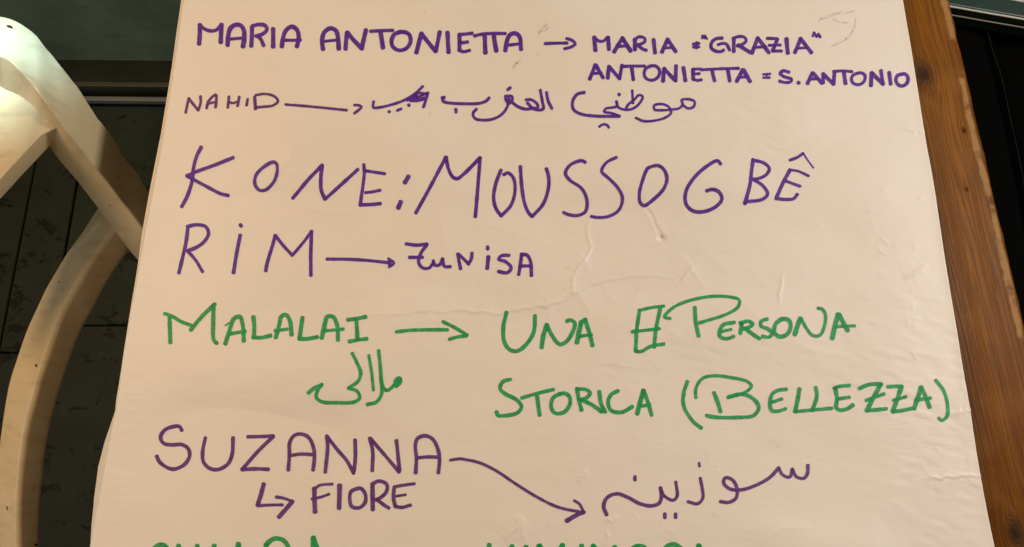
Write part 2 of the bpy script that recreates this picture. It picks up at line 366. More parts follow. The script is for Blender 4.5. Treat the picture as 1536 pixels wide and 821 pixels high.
def height(X, Y):
    X = np.asarray(X, float); Y = np.asarray(Y, float)
    H = .0026*vnoise(X, Y, .22, .085, 1)+.0013*vnoise(X+.3*Y, Y, .10, .05, 2)+.00016*vnoise(X-.4*Y, Y, .026, .016, 3)
    g = np.clip(vnoise(X, Y, .12, .08, 9)+.4, 0, 1.5)
    e = np.minimum(rf(Y)-X, (X-lf(Y))*1.2); H *= .18+.82*np.clip(e/.10, 0, 1)**1.3
    q = at(420, 700, PAPER_Z); calm = 1-.85*np.exp(-(((X-q.x)/.24)**2+((Y-q.y)/.22)**2)); H += .00010*g*calm*vnoise(X, Y+.2*X, .012, .0055, 4)
    bb = at(900, 430, PAPER_Z); g2 = np.exp(-(((X-bb.x)/.16)**2+((Y-bb.y)/.09)**2))
    H += .00035*g2*(1-2*np.abs(np.tanh(vnoise(X+.6*Y, Y-.5*X, .030, .022, 6))))
    H = np.where(H < -.0026, -.0026+(H+.0026)*.12, H)
    for P, A, L, B, W in CR:
        x0, x1 = P[:, 0].min()-.05, P[:, 0].max()+.05; y0, y1 = P[:, 1].min()-.05, P[:, 1].max()+.05
        m = (X > x0)&(X < x1)&(Y > y0)&(Y < y1)
        if not m.any(): continue
        x = X[m]; y = Y[m]; best = np.full(x.shape, 9.); tt = np.zeros(x.shape); n = len(P)-1
        for i in range(n):
            a = P[i]; b = P[i+1]-a; l2 = (b**2).sum()+1e-12
            t = np.clip(((x-a[0])*b[0]+(y-a[1])*b[1])/l2, 0, 1); d = np.hypot(x-a[0]-t*b[0], y-a[1]-t*b[1])
            k = d < best; best[k] = d[k]; tt[k] = (i+t[k])/n
        fade = np.sin(np.pi*np.clip(tt*.94+.03, 0, 1))**.5
        H[m] += 1.95*fade*(A*np.exp(-best/L)*.75+1.5*B*np.exp(-(best/W)**2))
    # a small poked dent
    d0 = at(992, 358, PAPER_Z); H += -.0024*np.exp(-(((X-d0.x)/.0035)**2+((Y-d0.y)/.0028)**2))
    return H
STEP = .00105
nx = int(.74/STEP); ny = int((Y1-Y0)/STEP)
ys = np.linspace(Y0, Y1, ny); us = np.linspace(0, 1, nx)
XL = lf(ys)[:, None]; XR = rf(ys)[:, None]
GX = XL+(XR-XL)*us[None, :]; GY = np.repeat(ys[:, None], nx, 1)
def full_height(X, Y):
    H = height(X, Y)
    dl = X-lf(Y); H += .0015*np.exp(-dl/.02)+.0007*np.exp(-(rf(Y)-X)/.004)            # the left edge lifts a little
    return H+PAPER_Z+.0035
GZ = full_height(GX, GY)
def grid_mesh(name, GX, GY, GZ, thick):
    ny, nx = GX.shape; V = np.stack([GX, GY, GZ], -1).reshape(-1, 3)
    idx = np.arange(ny*nx).reshape(ny, nx)
    F = np.stack([idx[:-1, :-1], idx[:-1, 1:], idx[1:, 1:], idx[1:, :-1]], -1).reshape(-1, 4)
    ring = np.concatenate([idx[0, :], idx[1:, -1], idx[-1, -2::-1], idx[-2:0:-1, 0]])
    low = V[ring].copy(); low[:, 2] -= thick; base = len(V); V = np.concatenate([V, low]); k = len(ring)
    r2 = np.arange(k)+base; F2 = np.stack([np.roll(ring, -1), ring, r2, np.roll(r2, -1)], -1); F = np.concatenate([F, F2])
    me = bpy.data.meshes.new(name); me.vertices.add(len(V)); me.vertices.foreach_set('co', V.ravel())
    me.loops.add(F.size); me.loops.foreach_set('vertex_index', F.ravel().astype(np.int32))
    me.polygons.add(len(F)); me.polygons.foreach_set('loop_start', np.arange(0, F.size, 4, dtype=np.int32))
    sm = np.ones(len(F), bool); sm[-k:] = False; me.polygons.foreach_set('use_smooth', sm); me.update(calc_edges=True); me.validate(); return me
M_paper = mat_paper()
sheet = link('paper_sheet', grid_mesh('paper_sheet', GX, GY, GZ, .0004), M_paper,
    label='large creased cream sheet covered in purple and green marker names, lying on the wooden table', category='paper')
# the sheet underneath, a sliver of which shows along the left
L2 = [(296,-170),(281,-70),(270.3,0),(257,97),(240,200),(224,280),(212,346),(204.5,400),(195,458),(185,522),(176,580),(171,616,-.0016),(155,662,-.006),(145,700,-.009),(139,745,-.0118),(134.6,788,-.0129),(133,821,-.0128),(126,880,-.0105),(116,960,-.004),(108,1050)]
LZ = PAPER_Z
l2, yy0, yy1 = edge_fn(L2, LZ)
ys2 = np.linspace(Y0+.006, Y1-.004, 420); us2 = np.concatenate([np.linspace(0, .06, 40), np.linspace(.065, 1, 60)])
XL = l2(ys2)[:, None]; XR = (rf(ys2)-.006)[:, None]; HX = XL+(XR-XL)*us2[None, :]; HY = np.repeat(ys2[:, None], len(us2), 1)
HZ = PAPER_Z-.0016+.0004*vnoise(HX, HY, .10, .06, 31)*np.exp(-(HX-XL)/.05)-.0004
yb0, yb1 = at(170, 600, PAPER_Z).y, at(120, 1000, PAPER_Z).y
mk = np.clip((yb0-HY)/(yb0-yb1), 0, 1); HZ -= .013*np.sin(np.pi*mk)*np.exp(-((HX-XL)/.016)**1.4)
link('paper_sheet', grid_mesh('paper_sheet_below', HX, HY, HZ, .0004), M_paper,
    label='blank cream sheet underneath, only its left edge bulging out below the written one', category='paper')

# ------------------------------------------------------------------ marker handwriting
M_pur = mat_ink('purple_marker_ink', (.068, .008, .270), (.160, .040, .460), .13)
M_pur2 = mat_ink('brownish_purple_marker_ink', (.095, .018, .195), (.180, .055, .320), .15)
M_grn = mat_ink('green_marker_ink', (.001, .275, .080), (.015, .500, .180), .20)
M_smu = mat_smudge()
THICK = {'green_marker_ink': 1.06}
S4 = 1232/300
stroke_no = 0
def ribbon(pts, width, closed, V, F, rough=1.0):
    global stroke_no; stroke_no += 1
    P = [Vector((a, b)) for a, b in pts]
    if len(P) == 1: P = [P[0]-Vector((0, .4)), P[0]+Vector((.1, .4))]
    if len(P) == 2:
        d = P[1]-P[0]; nrm = Vector((-d.y, d.x)); P = [P[0], P[0].lerp(P[1], .5)+nrm*random.uniform(-.012, .012), P[1]]
    D = catmull(P, 10, closed)
    L = sum((b-a).length for a, b in zip(D, D[1:])); n = max(4, int(L/1.3)); D = resample(D, n, False)
    ph = random.uniform(0, 50); base = .00016+(stroke_no % 9)*.000022; r0 = width/2
    rows = []
    def nrm_at(i):
        t = (D[min(i+1, n-1)]-D[max(i-1, 0)])
        if t.length < 1e-6: t = Vector((1, 0))
        t.normalize(); return t, Vector((-t.y, t.x))
    def rad(i):
        s = i*L/(n-1)
        r = r0*(1+.07*mnoise.noise(Vector((s*.09, ph, 0)))*2*rough+.05*mnoise.noise(Vector((s*.5, ph, 4)))*2*rough)
        e = min(s, L-s)
        return r*(1+.05*math.exp(-e/2.5))
    caps = 5
    t, m = nrm_at(0); r = rad(0)
    for k in range(caps):
        a = math.pi/2*(k+.35)/caps; rows.append((D[0]-t*r*math.cos(a)*.85, m*r*math.sin(a)))
    for i in range(n): t, m = nrm_at(i); rows.append((D[i], m*rad(i)))
    t, m = nrm_at(n-1); r = rad(n-1)
    for k in range(caps-1, -1, -1):
        a = math.pi/2*(k+.35)/caps; rows.append((D[-1]+t*r*math.cos(a)*.85, m*r*math.sin(a)))
    s0 = len(V); K = 4
    for ri, (c, off) in enumerate(rows):
        wob = 1+.035*rough*mnoise.noise(Vector((ri*.7, ph, 9)))
        for q in range(K+1):
            f = (q/K*2-1)*(wob if q == 0 else 1); p = c+off*f; g = at(p.x, p.y, PAPER_Z+.0035)
            V.append((g.x, g.y, base+ri/len(rows)*.000018))
        if ri:
            for q in range(K): a = s0+(ri-1)*(K+1)+q; F.append((a, a+K+1, a+K+2, a+1))
def W(label, m, ox, oy, sc_, width, text, name='word', rough=1.0):
    if name in ('smudge', 'speck') and ';' in text:
        for t in text.split(';'): W('', m, ox, oy, sc_, width, t, name, rough)
        return
    V = []; F = []
    for st in text.split(';'):
        st = st.strip()
        if not st: continue
        closed = st.startswith('c'); st = st.lstrip('c ').strip(); wd = width
        if '|' in st: st, w_ = st.split('|'); wd = float(w_)
        pts = [tuple(float(q) for q in p.split(',')) for p in st.split()]
        ribbon([(ox+a/sc_, oy+b/sc_) for a, b in pts], wd/sc_*THICK.get(m.name, 1.0), closed, V, F, rough)
    A = np.array(V); A[:, 2] += full_height(A[:, 0], A[:, 1])
    o = link(name, mesh(name, A.tolist(), F, True), m, sheet)
    if label: o['label'] = label
    return o
P, G, B = M_pur, M_grn, M_pur2
# line 1
W('purple marker word MARIA at the top left', P, 260, 10, S4, 28, '165,115 164,175 160,232;165,115 190,138 225,150 262,145 290,115|22;295,108 293,160 290,218;332,235 335,180 350,128 382,106 412,110 430,140 432,190 425,240;348,196 430,186|20;480,115 475,235|26;482,112 520,102 560,108 572,132 550,158 505,174|24;515,172 535,195 552,232|24;610,128 610,238;664,238 670,190 690,138 725,115 755,132 768,170 765,205 757,238;675,199 780,198|20')
W('purple marker word ANTONIETTA in the first line', P, 260, 10, S4, 28, '920,258 914,205 927,155 965,129 998,142 1013,190 1018,258;922,211 1013,203|20;1060,260 1069,158;1069,155 1115,210 1160,258;1160,258 1186,142;1215,150 1350,142|22;1275,152 1290,252;c 1400,150 1362,165 1343,205 1352,245 1390,266 1435,252 1460,208 1450,165 1412,150 1375,157|26;1496,280 1526,162;1526,160 1570,215 1615,270;1615,272 1640,152|26;1688,155 1695,280;1762,167 1762,268|26;1760,168 1840,162|22;1768,220 1812,215|22;1762,268 1790,276 1825,268|22;1855,178 1910,168 2045,168|22;1918,180 1922,285;1975,185 1990,275;2045,274 2055,215 2075,176 2108,168 2133,190 2142,268|26;2057,241 2140,233|20')
W('purple arrow after ANTONIETTA', P, 800, 10, S4, 20, '72,232 208,228;205,200 240,212 258,232 238,250 192,264', 'arrow')
W('purple marker word MARIA in the top right', P, 800, 10, S4, 26, '375,192 382,273;375,192 400,214 430,216 455,194|20;459,194 465,266;497,282 525,235 548,198;548,198 575,240 598,276;522,250 583,246|18;625,205 625,270;622,208 650,188 685,196 688,215 660,234 636,240|20;642,238 670,262 696,271|22;741,203 750,284;792,280 828,200;828,200 855,240 878,274;805,255 860,250|18')
W('purple equals sign before GRAZIA', P, 800, 10, S4, 18, '987,226 1024,222;987,245 1024,244;1010,218 1006,250|22', 'equals_sign')
W('purple marker word GRAZIA in quotation marks', P, 800, 10, S4, 22, '1040,192 1046,172|12;1042,174 1056,192|12;1056,192 1060,172|12;1060,174 1072,194|14;1165,188 1130,192 1102,215 1098,250 1125,269 1160,272 1175,262;1140,230 1165,222 1192,226 1212,262|20;1238,188 1238,270|24;1234,192 1265,180 1303,184 1314,205 1296,224 1260,236|20;1265,232 1338,276|24;1350,280 1385,188|24;1385,188 1455,278|24;1370,246 1435,242|18;1445,190 1508,192|20;1507,194 1478,264|24;1455,233 1526,231|18;1478,268 1534,268|20;1564,192 1572,280|26;1616,276 1652,190|24;1650,190 1718,276|24;1632,250 1690,247|18;1727,176 1734,152|14;1735,154 1750,180|16;1750,178 1762,160|14;1760,162 1772,182|18')
W('purple marker word ANTONIETTA in the second line on the right', P, 800, 10, S4, 24, '345,457 380,365;385,367 428,446;362,421 418,415|18;457,448 465,374;465,374 530,450;530,450 546,365|22;552,372 605,370 684,368|20;605,377 615,454;c 730,366 692,385 682,420 697,448 735,456 768,435 778,395 755,368|20;798,463 806,382;806,382 875,460;875,460 880,364;925,374 936,458;985,385 985,448;985,383 1032,381|18;985,415 1025,410|18;985,448 1010,455 1036,449|20;1036,386 1150,378 1268,374|20;1104,386 1118,454;1202,386 1212,454;1256,456 1294,382|24;1300,384 1338,456|26;1278,430 1325,426|18')
W('purple equals sign before S. ANTONIO', P, 1080, 10, S4, 16, '272,411 314,407;272,431 310,430;296,410 288,430|10', 'equals_sign')
W('purple marker words S. ANTONIO by the right edge', P, 1080, 10, S4, 20, '430,396 395,388 376,404 402,425 446,440 440,456 402,460 373,452;487,461 492,463|24;545,466 575,400|24;580,402 634,463|24;562,440 614,436|18;642,463 641,405|22;641,406 705,468|24;705,470 712,396|24;705,392 760,388 820,393|20;770,398 780,466|24;c 860,402 827,415 816,440 830,466 865,473 893,455 900,420 880,402|20;936,480 940,402|24;941,402 1010,473|24;1010,474 996,390|22;1046,402 1056,474|24;c 1125,414 1097,422 1087,450 1101,478 1130,486 1157,465 1158,430 1141,413|22')
# line 2
W('purple marker name NAHID', B, 260, 10, S4, 18, '82,660 100,574;100,572 160,648;160,648 174,600 172,560;212,635 222,592;225,590 245,566 268,551 272,590 268,632;220,608 268,598|15;350,566 345,636;414,568 406,628;352,600 375,608 410,597|15;467,585 462,625;510,572 518,648|22;515,560 570,552 630,568 655,600 625,627 570,635 518,640|18')
W('purple arrow after NAHID', B, 260, 10, S4, 18, '702,621 880,634 1073,651;1120,618 1150,620 1163,630 1145,650 1120,670', 'arrow')
W('purple crossed-out Arabic scribble', P, 540, 10, S4, 18, '87,595 86,632 130,630 200,612 270,586 330,552 370,518 388,500;292,585 330,572 380,556 415,540 408,570 360,588 310,588|15;420,538 408,580 392,626;312,572 350,562 395,553|11;318,584 360,576 398,566|11;330,562 365,540 405,545|16;182,656 184,659|20;232,650 256,638|18;302,612 303,618|20;290,577 320,570|16')
W('purple Arabic word, fourth word of the Nahid line', P, 540, 10, S4, 19, '508,568 515,590 560,600 650,603 740,600 780,585 796,568;508,570 520,566|22;590,636 592,654|20;717,635 697,658 706,688 770,700 840,686 885,655 908,618 918,575;895,560 935,560 938,582 915,602 897,575|20;930,590 970,620 1020,638 1060,634;910,521 926,508|20;1022,582 1055,582 1088,605 1096,628 1062,630 1032,602|18;1058,634 1100,645 1128,638 1122,590 1110,524;1148,540 1158,590 1181,638')
W('purple Arabic word, last of the Nahid line', P, 800, 10, S4, 17, '312,540 268,552 240,598 248,645 300,674 400,684 528,682|20;528,680 480,664 434,656 446,638 490,630 513,622 510,592;510,595 520,626 560,642 610,636 650,605 672,560 650,550 618,582 582,612 566,642;608,522 612,602;526,545 527,552|20;405,746 430,732 455,738 463,752;630,692 680,712 750,708 812,690 846,660 830,622 790,606 742,616 745,640 790,645 850,640 900,630 918,605 912,580 960,575 992,590 985,622 950,632 918,610')
# line 3
W('large purple marker name KONE with its colon', P, 250, 200, S4, 23, '216,90 186,145 165,220 155,300 125,390 92,453;412,153 300,195 180,238 125,262|22;125,264 235,322 330,370 376,380|22;c 660,180 600,207 550,257 541,310 567,346 607,344 662,292 682,230 678,192|21;772,394 870,285 958,196;956,198 948,280 950,350 972,400;972,400 1080,305 1176,218;1213,190 1215,240 1190,430|21;1220,226 1270,234 1342,245|20;1222,360 1265,355 1312,346|20;1188,436 1250,434 1314,428|22;1466,300 1488,264|28;1425,455 1440,418|30')
W('large purple marker word MOUSSOGBE with a circumflex', P, 540, 200, S4, 23, '342,486 430,330 528,148;530,146 545,220 572,268 598,278 640,248 740,150;740,150 728,300 710,512;868,226 836,310 823,400 840,465 870,506;870,506 930,440 955,350 945,275 912,243 885,254|21;988,206 995,310 1012,420 1040,488 1062,508;1062,508 1130,430 1162,330 1160,260 1148,222|22;1386,184 1365,174 1295,200 1265,250 1290,290 1368,345 1400,420 1388,480 1338,502 1282,495 1254,482|21;1577,156 1517,187 1487,240 1527,280 1587,340 1617,400 1597,468 1537,506 1467,514 1425,508|20;c 1767,228 1737,300 1719,380 1727,428 1752,445 1807,410 1867,350 1886,290 1867,235 1832,210 1787,217|22;2214,200 2197,180 2127,217 2047,292 2003,370 2007,440 2052,480 2127,482 2197,450 2226,410 2207,370 2167,355 2130,363')
W('large purple marker word MOUSSOGBE, its last letters', P, 1080, 200, S4, 21, '200,168 188,250 180,320 152,435|24;200,172 265,188 300,222 280,262 225,288 185,290;195,290 260,330 290,378 260,410 155,426;428,230 385,310 345,400|24;430,230 480,238 542,267|17;405,300 490,330|18;342,405 400,410 452,405 474,380|21;427,170 468,155 510,128|19;510,128 540,172 572,217|11')
# line 4
W('large purple marker name RIM', P, 240, 320, S4, 23, '172,82 160,180 116,368;168,82 220,71 280,82 299,125 270,178 220,213 168,232;172,235 220,290 262,360|21;492,133 475,240 455,368|24;491,66 496,76|22;655,358 660,325 690,210 706,132;706,132 760,200 818,262|21;818,262 880,180 928,108|20;929,106 930,240 932,386')
W('long purple arrow after RIM', P, 520, 330, S4, 21, '-120,243 0,244 130,249 262,262;256,236 290,262 260,288|17;262,248 266,276|22', 'arrow')
W('purple marker word TUNISA with a barred first letter', P, 520, 330, S4, 22, '365,145 430,153 494,146;494,150 455,205 442,258 465,292 505,295 535,262;385,228 466,228|20;532,250 545,278 572,275 590,240|20;590,238 602,285 638,288|22;685,210 702,303;688,210 752,273;750,275 768,240 772,205;873,230 866,302|26;868,166 869,182|20;1000,222 955,224 936,246 980,262 1013,300 990,330 936,322;1078,215 1070,280 1060,342;1078,215 1112,222 1133,262 1138,348;1068,288 1130,288|20')
# line 5
W('green marker name MALALAI', G, 240, 320, S4, 25, '60,640 67,798;30,620 70,632 130,668 195,692|22;190,720 260,635 338,560;330,565 328,680 332,780 352,802;404,805 425,735 455,650 492,638 510,690 518,788;425,745 525,728|22;402,692 425,675|10;576,640 582,700 580,762;575,766 625,768 682,755|24;714,768 735,690 748,638 775,626 800,660 812,750;710,724 785,715|20;878,645 868,720 862,770|24;860,776 910,775 970,764|24;998,770 1015,690 1030,640 1065,638 1092,690 1098,784|25;1015,726 1130,715|20;1158,658 1220,650 1268,640|24;1210,655 1218,770|24;1168,793 1225,782 1275,776|24')
W('green arrow after MALALAI', G, 520, 330, S4, 22, '308,692 400,682 520,680 622,680;594,630 670,668 742,712;634,738 690,722 738,718', 'arrow')
W('green Persian name under MALALAI', G, 400, 450, S4, 21, '530,332 560,390 583,450 570,500 510,545;508,546 560,565 575,605 540,630 430,634 340,628 308,600 318,560 345,522;342,528 300,545 260,575|23;632,345 650,450 660,558|18;692,315 702,400 708,500 710,580 680,628 622,645;706,480 722,545 745,560 790,525 822,490;800,535 826,510 820,482 792,505 798,530')
W('green marker word UNA', G, 730, 430, S4, 25, '122,162 103,250 108,340 142,392 190,400 250,352 290,280 298,182|24;338,378 350,300 370,238|26;370,238 400,300 448,358 490,342 530,280 542,228 515,208 495,215|24;555,348 582,222|28;605,206 632,290 650,366;570,310 645,300|20;575,225 603,205|20')
W('green crossed-out letter E', G, 730, 430, S4, 23, '940,148 922,270 916,400;940,150 1010,132 1090,122|20;1070,125 1040,270 1030,375;895,282 980,272 1062,262|20;916,402 950,402 1010,370 1090,356|21', 'letter')
W('green marker word PERSONA with a long looping P', G, 1000, 430, S4, 23, '20,200 -15,190 38,132 130,90 260,62 380,62 447,82 440,125 370,170 200,225|20;172,130 178,220 195,306|24;415,222 352,235 325,275 330,310 370,322 412,308;340,278 395,265|18;462,225 452,290|24;452,226 500,215 530,232 500,255 465,262;480,258 520,288 572,322;618,202 580,216 580,245 622,262 650,290 630,312 590,308;c 715,200 672,230 662,280 692,308 740,296 764,250 755,210|25;790,295 806,245 825,195|28;830,195 860,252 900,300 945,300 975,240 980,170 960,138 935,132|20;1022,318 1040,240 1060,170|28;1065,172 1090,220 1116,270|26;1045,246 1158,242|20')
# line 6
W('green marker word STORICA', G, 730, 430, S4, 24, '148,575 100,590 83,630 112,662 190,705 214,745 190,780 110,798 68,794 62,775|23;215,690 310,662 410,638|22;310,682 318,740 325,795;c 450,665 408,690 396,745 420,782 475,777 510,730 510,685 482,662|24;555,632 566,700 582,763;555,634 610,638 636,660 610,690 580,700|22;585,702 645,730 705,772|24;692,650 702,720 728,775|24;808,645 765,668 746,718 765,766 830,776 895,742|24;925,785 945,710 965,642|28;965,642 990,710 1014,793;935,742 1005,728|21')
W('green marker word BELLEZZA in brackets', G, 1000, 430, S4, 24, '128,585 104,660 104,735 130,790 170,840 211,872|23;180,685 180,630 220,567 290,549 400,560 500,585 524,613 490,648 380,683|20;382,680 470,663 540,695 569,745 540,793 440,806 300,805 245,795|23;293,655 315,712 332,770;739,632 685,640 650,665 639,732 652,764 695,766 735,752|22;650,712 712,692|21;820,630 810,690 793,770|25;797,770 900,760 1018,750|22;920,622 927,672 900,762|24;1125,610 1065,615 1033,627|22;1040,626 1050,690 1045,745 1068,762 1115,752 1146,730|24;1050,692 1125,682|22;1187,628 1245,604 1320,602|24;1315,605 1270,690 1232,765|26;1228,702 1336,662|22;1232,766 1350,754|23;1360,618 1445,616|22;1442,620 1415,700 1390,768|26;1395,702 1470,680|21;1390,772 1455,763 1515,750|23;1521,752 1542,690 1562,622|27;1565,622 1595,690 1616,745|24;1530,702 1620,688|22;1653,580 1700,640 1726,730 1720,805 1690,825 1673,812|22')
# line 7
W('large purple marker name SUZANNA', B, 210, 621, S4, 24, '250,100 235,76 195,78 145,100 120,145 138,180 190,190 250,188 290,215 297,260 265,312 200,340 150,325 110,290 97,260;395,146 378,230 383,295 420,334 470,343 532,310 560,250 566,146;657,140 740,138 815,135|23;815,138 720,230 622,342;622,343 700,338 785,341|24;908,345 915,250 917,175 945,132 985,122 1035,145 1065,210 1070,270 1062,345;922,256 980,247 1062,250|22;1147,135 1152,200 1137,358;1150,140 1212,220 1272,290 1314,366|23;1322,160 1324,260 1317,352;1414,150 1432,230 1430,350;1418,152 1500,245 1597,358|24;1580,165 1590,260 1600,350;1700,363 1704,270 1697,195 1712,152 1762,136 1807,160 1837,220 1847,280 1840,364;1707,272 1770,266 1840,268|22')
W('long wavy purple arrow from SUZANNA', B, 700, 621, S4, 19, '-100,286 -40,278 0,284 80,302 180,350 300,430 420,505 530,562 600,585 690,602|19;660,534 692,555 716,602|17;718,604 670,625 614,658|28', 'arrow')
W('purple hooked arrow under SUZANNA', B, 210, 621, S4, 22, '756,432 738,500 718,562|26;718,566 790,562 872,561|20;834,512 880,520 935,540|20;933,540 895,585 850,636|28', 'arrow')
W('purple marker word FIORE', B, 420, 621, S4, 26, '207,460 212,603|30;202,475 235,442 318,432|18;192,525 250,512 298,495|18;365,442 362,582|30;c 478,460 436,480 428,530 442,572 490,578 524,545 524,492 497,459|24;570,432 572,590|28;566,434 610,414 658,435 656,480 605,525 575,530|24;600,530 640,560 672,580|24;704,460 700,520 712,568|24;702,450 760,440 830,430|20;712,508 775,498|18;712,570 750,576 806,562|22')
W('purple Persian name at the lower right', B, 700, 621, S4, 23, '858,620 840,570 860,518 920,492 990,515 1060,552 1130,566 1180,550 1195,505 1190,455;1190,460 1212,505 1266,532 1291,508 1284,420|21;1033,388 1033,408|22;1214,616 1214,638|22;1280,616 1280,638|22;1434,396 1446,460 1448,520 1416,553 1358,541|21;1428,304 1430,324|18;1556,540 1606,545 1651,520 1661,470 1636,410 1590,394 1578,425 1616,462 1686,468 1786,436 1866,390 1921,332|22;1921,332 1941,374 1986,390 2004,340|20;2004,340 2026,385 2071,398 2096,370 2101,316|21')
# line 8, cut by the lower edge
W('green marker name at the bottom left, mostly out of the picture', G, 0, 0, 1, 6.8, '248,822 243,818 234,819 224,832 224,850 238,866 252,862;266,819 264,866;294,819 292,866;265,843 292,841;319.5,819 318,866;344,866 350,838 356,816;356,816 361,838 368,866;349,848 364,848;398,818 397,866;397,818 405,811 413,808 425,812 432,826 420,838 400,843;402,843 434,866;466,866 469,807|7;469,807 474,822 488,866|7.5;470,845 484,845')
W('green marker word at the bottom centre, mostly out of the picture', G, 0, 0, 1, 6.8, '734,817 733,866;733,866 758,864;768,819 768,850 780,866 787,850 789,820;807,866 808,819;809,818 826,845;826,845 843,818;843,817 846,866;871.5,818 871,866;888,866 889,818;889,818 920,866;920,866 921,820;c 955,819 944,826 938,845 948,864 966,862 973,840 966,822;1020,823 1008,816 996,822 996,832 1016,845 1018,860 1000,864;1038,866 1046,818|7.5;1046,818 1060,866;1042,848 1056,848')
# dirt
W('grey smudge marks beside the first arrow', M_smu, 540, 10, S4, 10, '1105,168 1125,140 1148,115|16;1100,165 1120,148;1135,160 1160,130|10;940,385 965,352|14;955,370 988,338|10;1085,295 1095,300|8;428,662 434,664|8', 'smudge')
W('faint grey circular pencil mark near the top right', M_smu, 1080, 10, S4, 9, '620,80 630,68|15;640,68 690,48 750,32|14;770,40 835,22|9;838,70 832,125|9;826,130 810,165 780,195|12;780,195 735,222 690,238|10;700,70 740,92 790,95|8', 'smudge')
W('small dark specks beside TUNISA', M_smu, 0, 0, 1, 1.6, '848,401 852,404;852,403 854,404.5;866,404 867,405;992,350 995,356;1166,669 1169,671;622,224 623,225;1135,740 1139,741', 'speck')

# ------------------------------------------------------------------ white chair at the left
chair = empty('white_chair', tuple(at(110, 330, 0)), 0, label='old white painted wooden chair with curved leg, tucked beside the table', category='chair')
cloc = Vector(chair.location)
def rails(name, rl, m, bev, n=60, zs=None, seg=4):
    rs = [resample(r, n) for r in rl]; k = len(rs); V = []; F = []
    for i in range(n):
        for r in rs: V.append(r[i]-cloc)
    for i in range(n-1):
        for q in range(k): F.append((i*k+q, i*k+(q+1)%k, (i+1)*k+(q+1)%k, (i+1)*k+q))
    F.append(tuple(range(k))); F.append(tuple(range((n-1)*k, n*k))[::-1])
    me = mesh(name, V, F); bm = bmesh.new(); bm.from_mesh(me); bmesh.ops.recalc_face_normals(bm, faces=bm.faces[:]); bm.edges.ensure_lookup_table()
    if bev:
        ed = []
        for e in bm.edges:
            a, b = e.verts[0].index, e.verts[1].index
            if abs(a-b) == k or (a//k in (0, n-1) and a//k == b//k): ed.append(e)
        bmesh.ops.bevel(bm, geom=ed, offset=bev, segments=seg, affect='EDGES', profile=0.5, clamp_overlap=True)
    for f in bm.faces: f.smooth = True
    bm.to_mesh(me); bm.free()
    o = link(name, me, m, chair); return o
def zline(pts, za, zb, p=1.0):
    n = len(pts)-1; return [at(a, b, za+(zb-za)*((i/n)**p)) for i, (a, b) in enumerate(pts)]
def poly_z(pts):
    return [at(a, b, z) for a, b, z in pts]
# crest and stile: outer edge A, ridge B, inner lower edge C, underside D
A_ = [(-150,30,.77),(-60,22,.775),(0,24,.78),(20,29,.78),(44,43,.775),(58,56.5,.77),(80,84,.76),(97,105,.755),(122,138,.74),(146,175,.72),(166,200,.70),(185,232,.68),(202,254,.665),(223,285,.65),(270,352,.60),(320,425,.55)]
B_ = [(-150,92,.80),(-60,82,.80),(0,84,.80),(15,91,.80),(29,105,.795),(49,127,.785),(63,146,.78),(83,175,.765),(102,200,.75),(129,234,.725),(161,273,.695),(185,305,.67),(212,341,.645),(255,400,.60),(305,470,.555)]
C_ = [(-150,150,.755),(-60,140,.755),(-5,141,.755),(10,148,.755),(26,160,.75),(42,178,.745),(61,202,.73),(85,237,.705),(114,271,.68),(144,310,.65),(194,377,.60),(207,392,.59),(240,436,.565),(285,498,.525)]
rA, rB, rC = (resample(poly_z(q), 80) for q in (A_, B_, C_))
for i, p in enumerate(rA): p.x += .0009*mnoise.noise(Vector((i*.35, 1, 0))); p.y += .0009*mnoise.noise(Vector((i*.5, 2, 0)))
for i, p in enumerate(rB): p.z += .0008*mnoise.noise(Vector((i*.4, 7, 0)))
rD = [a+c-b+Vector((0, 0, -.004)) for a, b, c in zip(rA, rB, rC)]
rails('stile', [rA, rB, rC, rD], M_white, .0022, 80, seg=3)
pa_, pb_, pc_ = at(10,26,.7805), at(10,88,.7995), at(25,30,.7800)
nn = (pb_-pa_).cross(pc_-pa_).normalized(); nn = nn if nn.z > 0 else -nn
hc = pa_.lerp(pb_, .22)+(pc_-pa_)*.3+nn*.0008; e1 = (pc_-pa_).normalized(); e2 = nn.cross(e1)
hv = [hc-cloc+e1*math.cos(t*math.pi/6)*.0030*(1+.25*mnoise.noise(Vector((t*1.3,0,0))))+e2*math.sin(t*math.pi/6)*.0013 for t in range(12)]
link('chipped_spot', mesh('chipped_spot', hv+[v-nn*.002 for v in hv], [tuple(range(12))]+[(i, (i+1)%12, 12+(i+1)%12, 12+i) for i in range(12)]), mat_cloth('bare_dark_wood', (.02,.010,.005), (.035,.018,.01)), chair)
# wide slat between the stiles
T_ = poly_z([(-150,104,.772),(-60,98,.772),(0,102,.772),(15,107,.772),(34,127,.770),(49,146,.766),(58,161,.762),(69,175,.756),(84,193,.750)])
U_ = poly_z([(-150,430,.69),(-100,378,.705),(-60,335,.715),(-30,302,.722),(0,270,.730),(15,253,.735),(35,232,.740),(50,216,.744),(66,199,.748)])
tt = resample(T_, 40); uu = resample(U_, 40)
rails('slat', [tt, uu, [p+Vector((0,0,-.018)) for p in uu], [p+Vector((0,0,-.018)) for p in tt]], M_white, .0015, 40, seg=2)
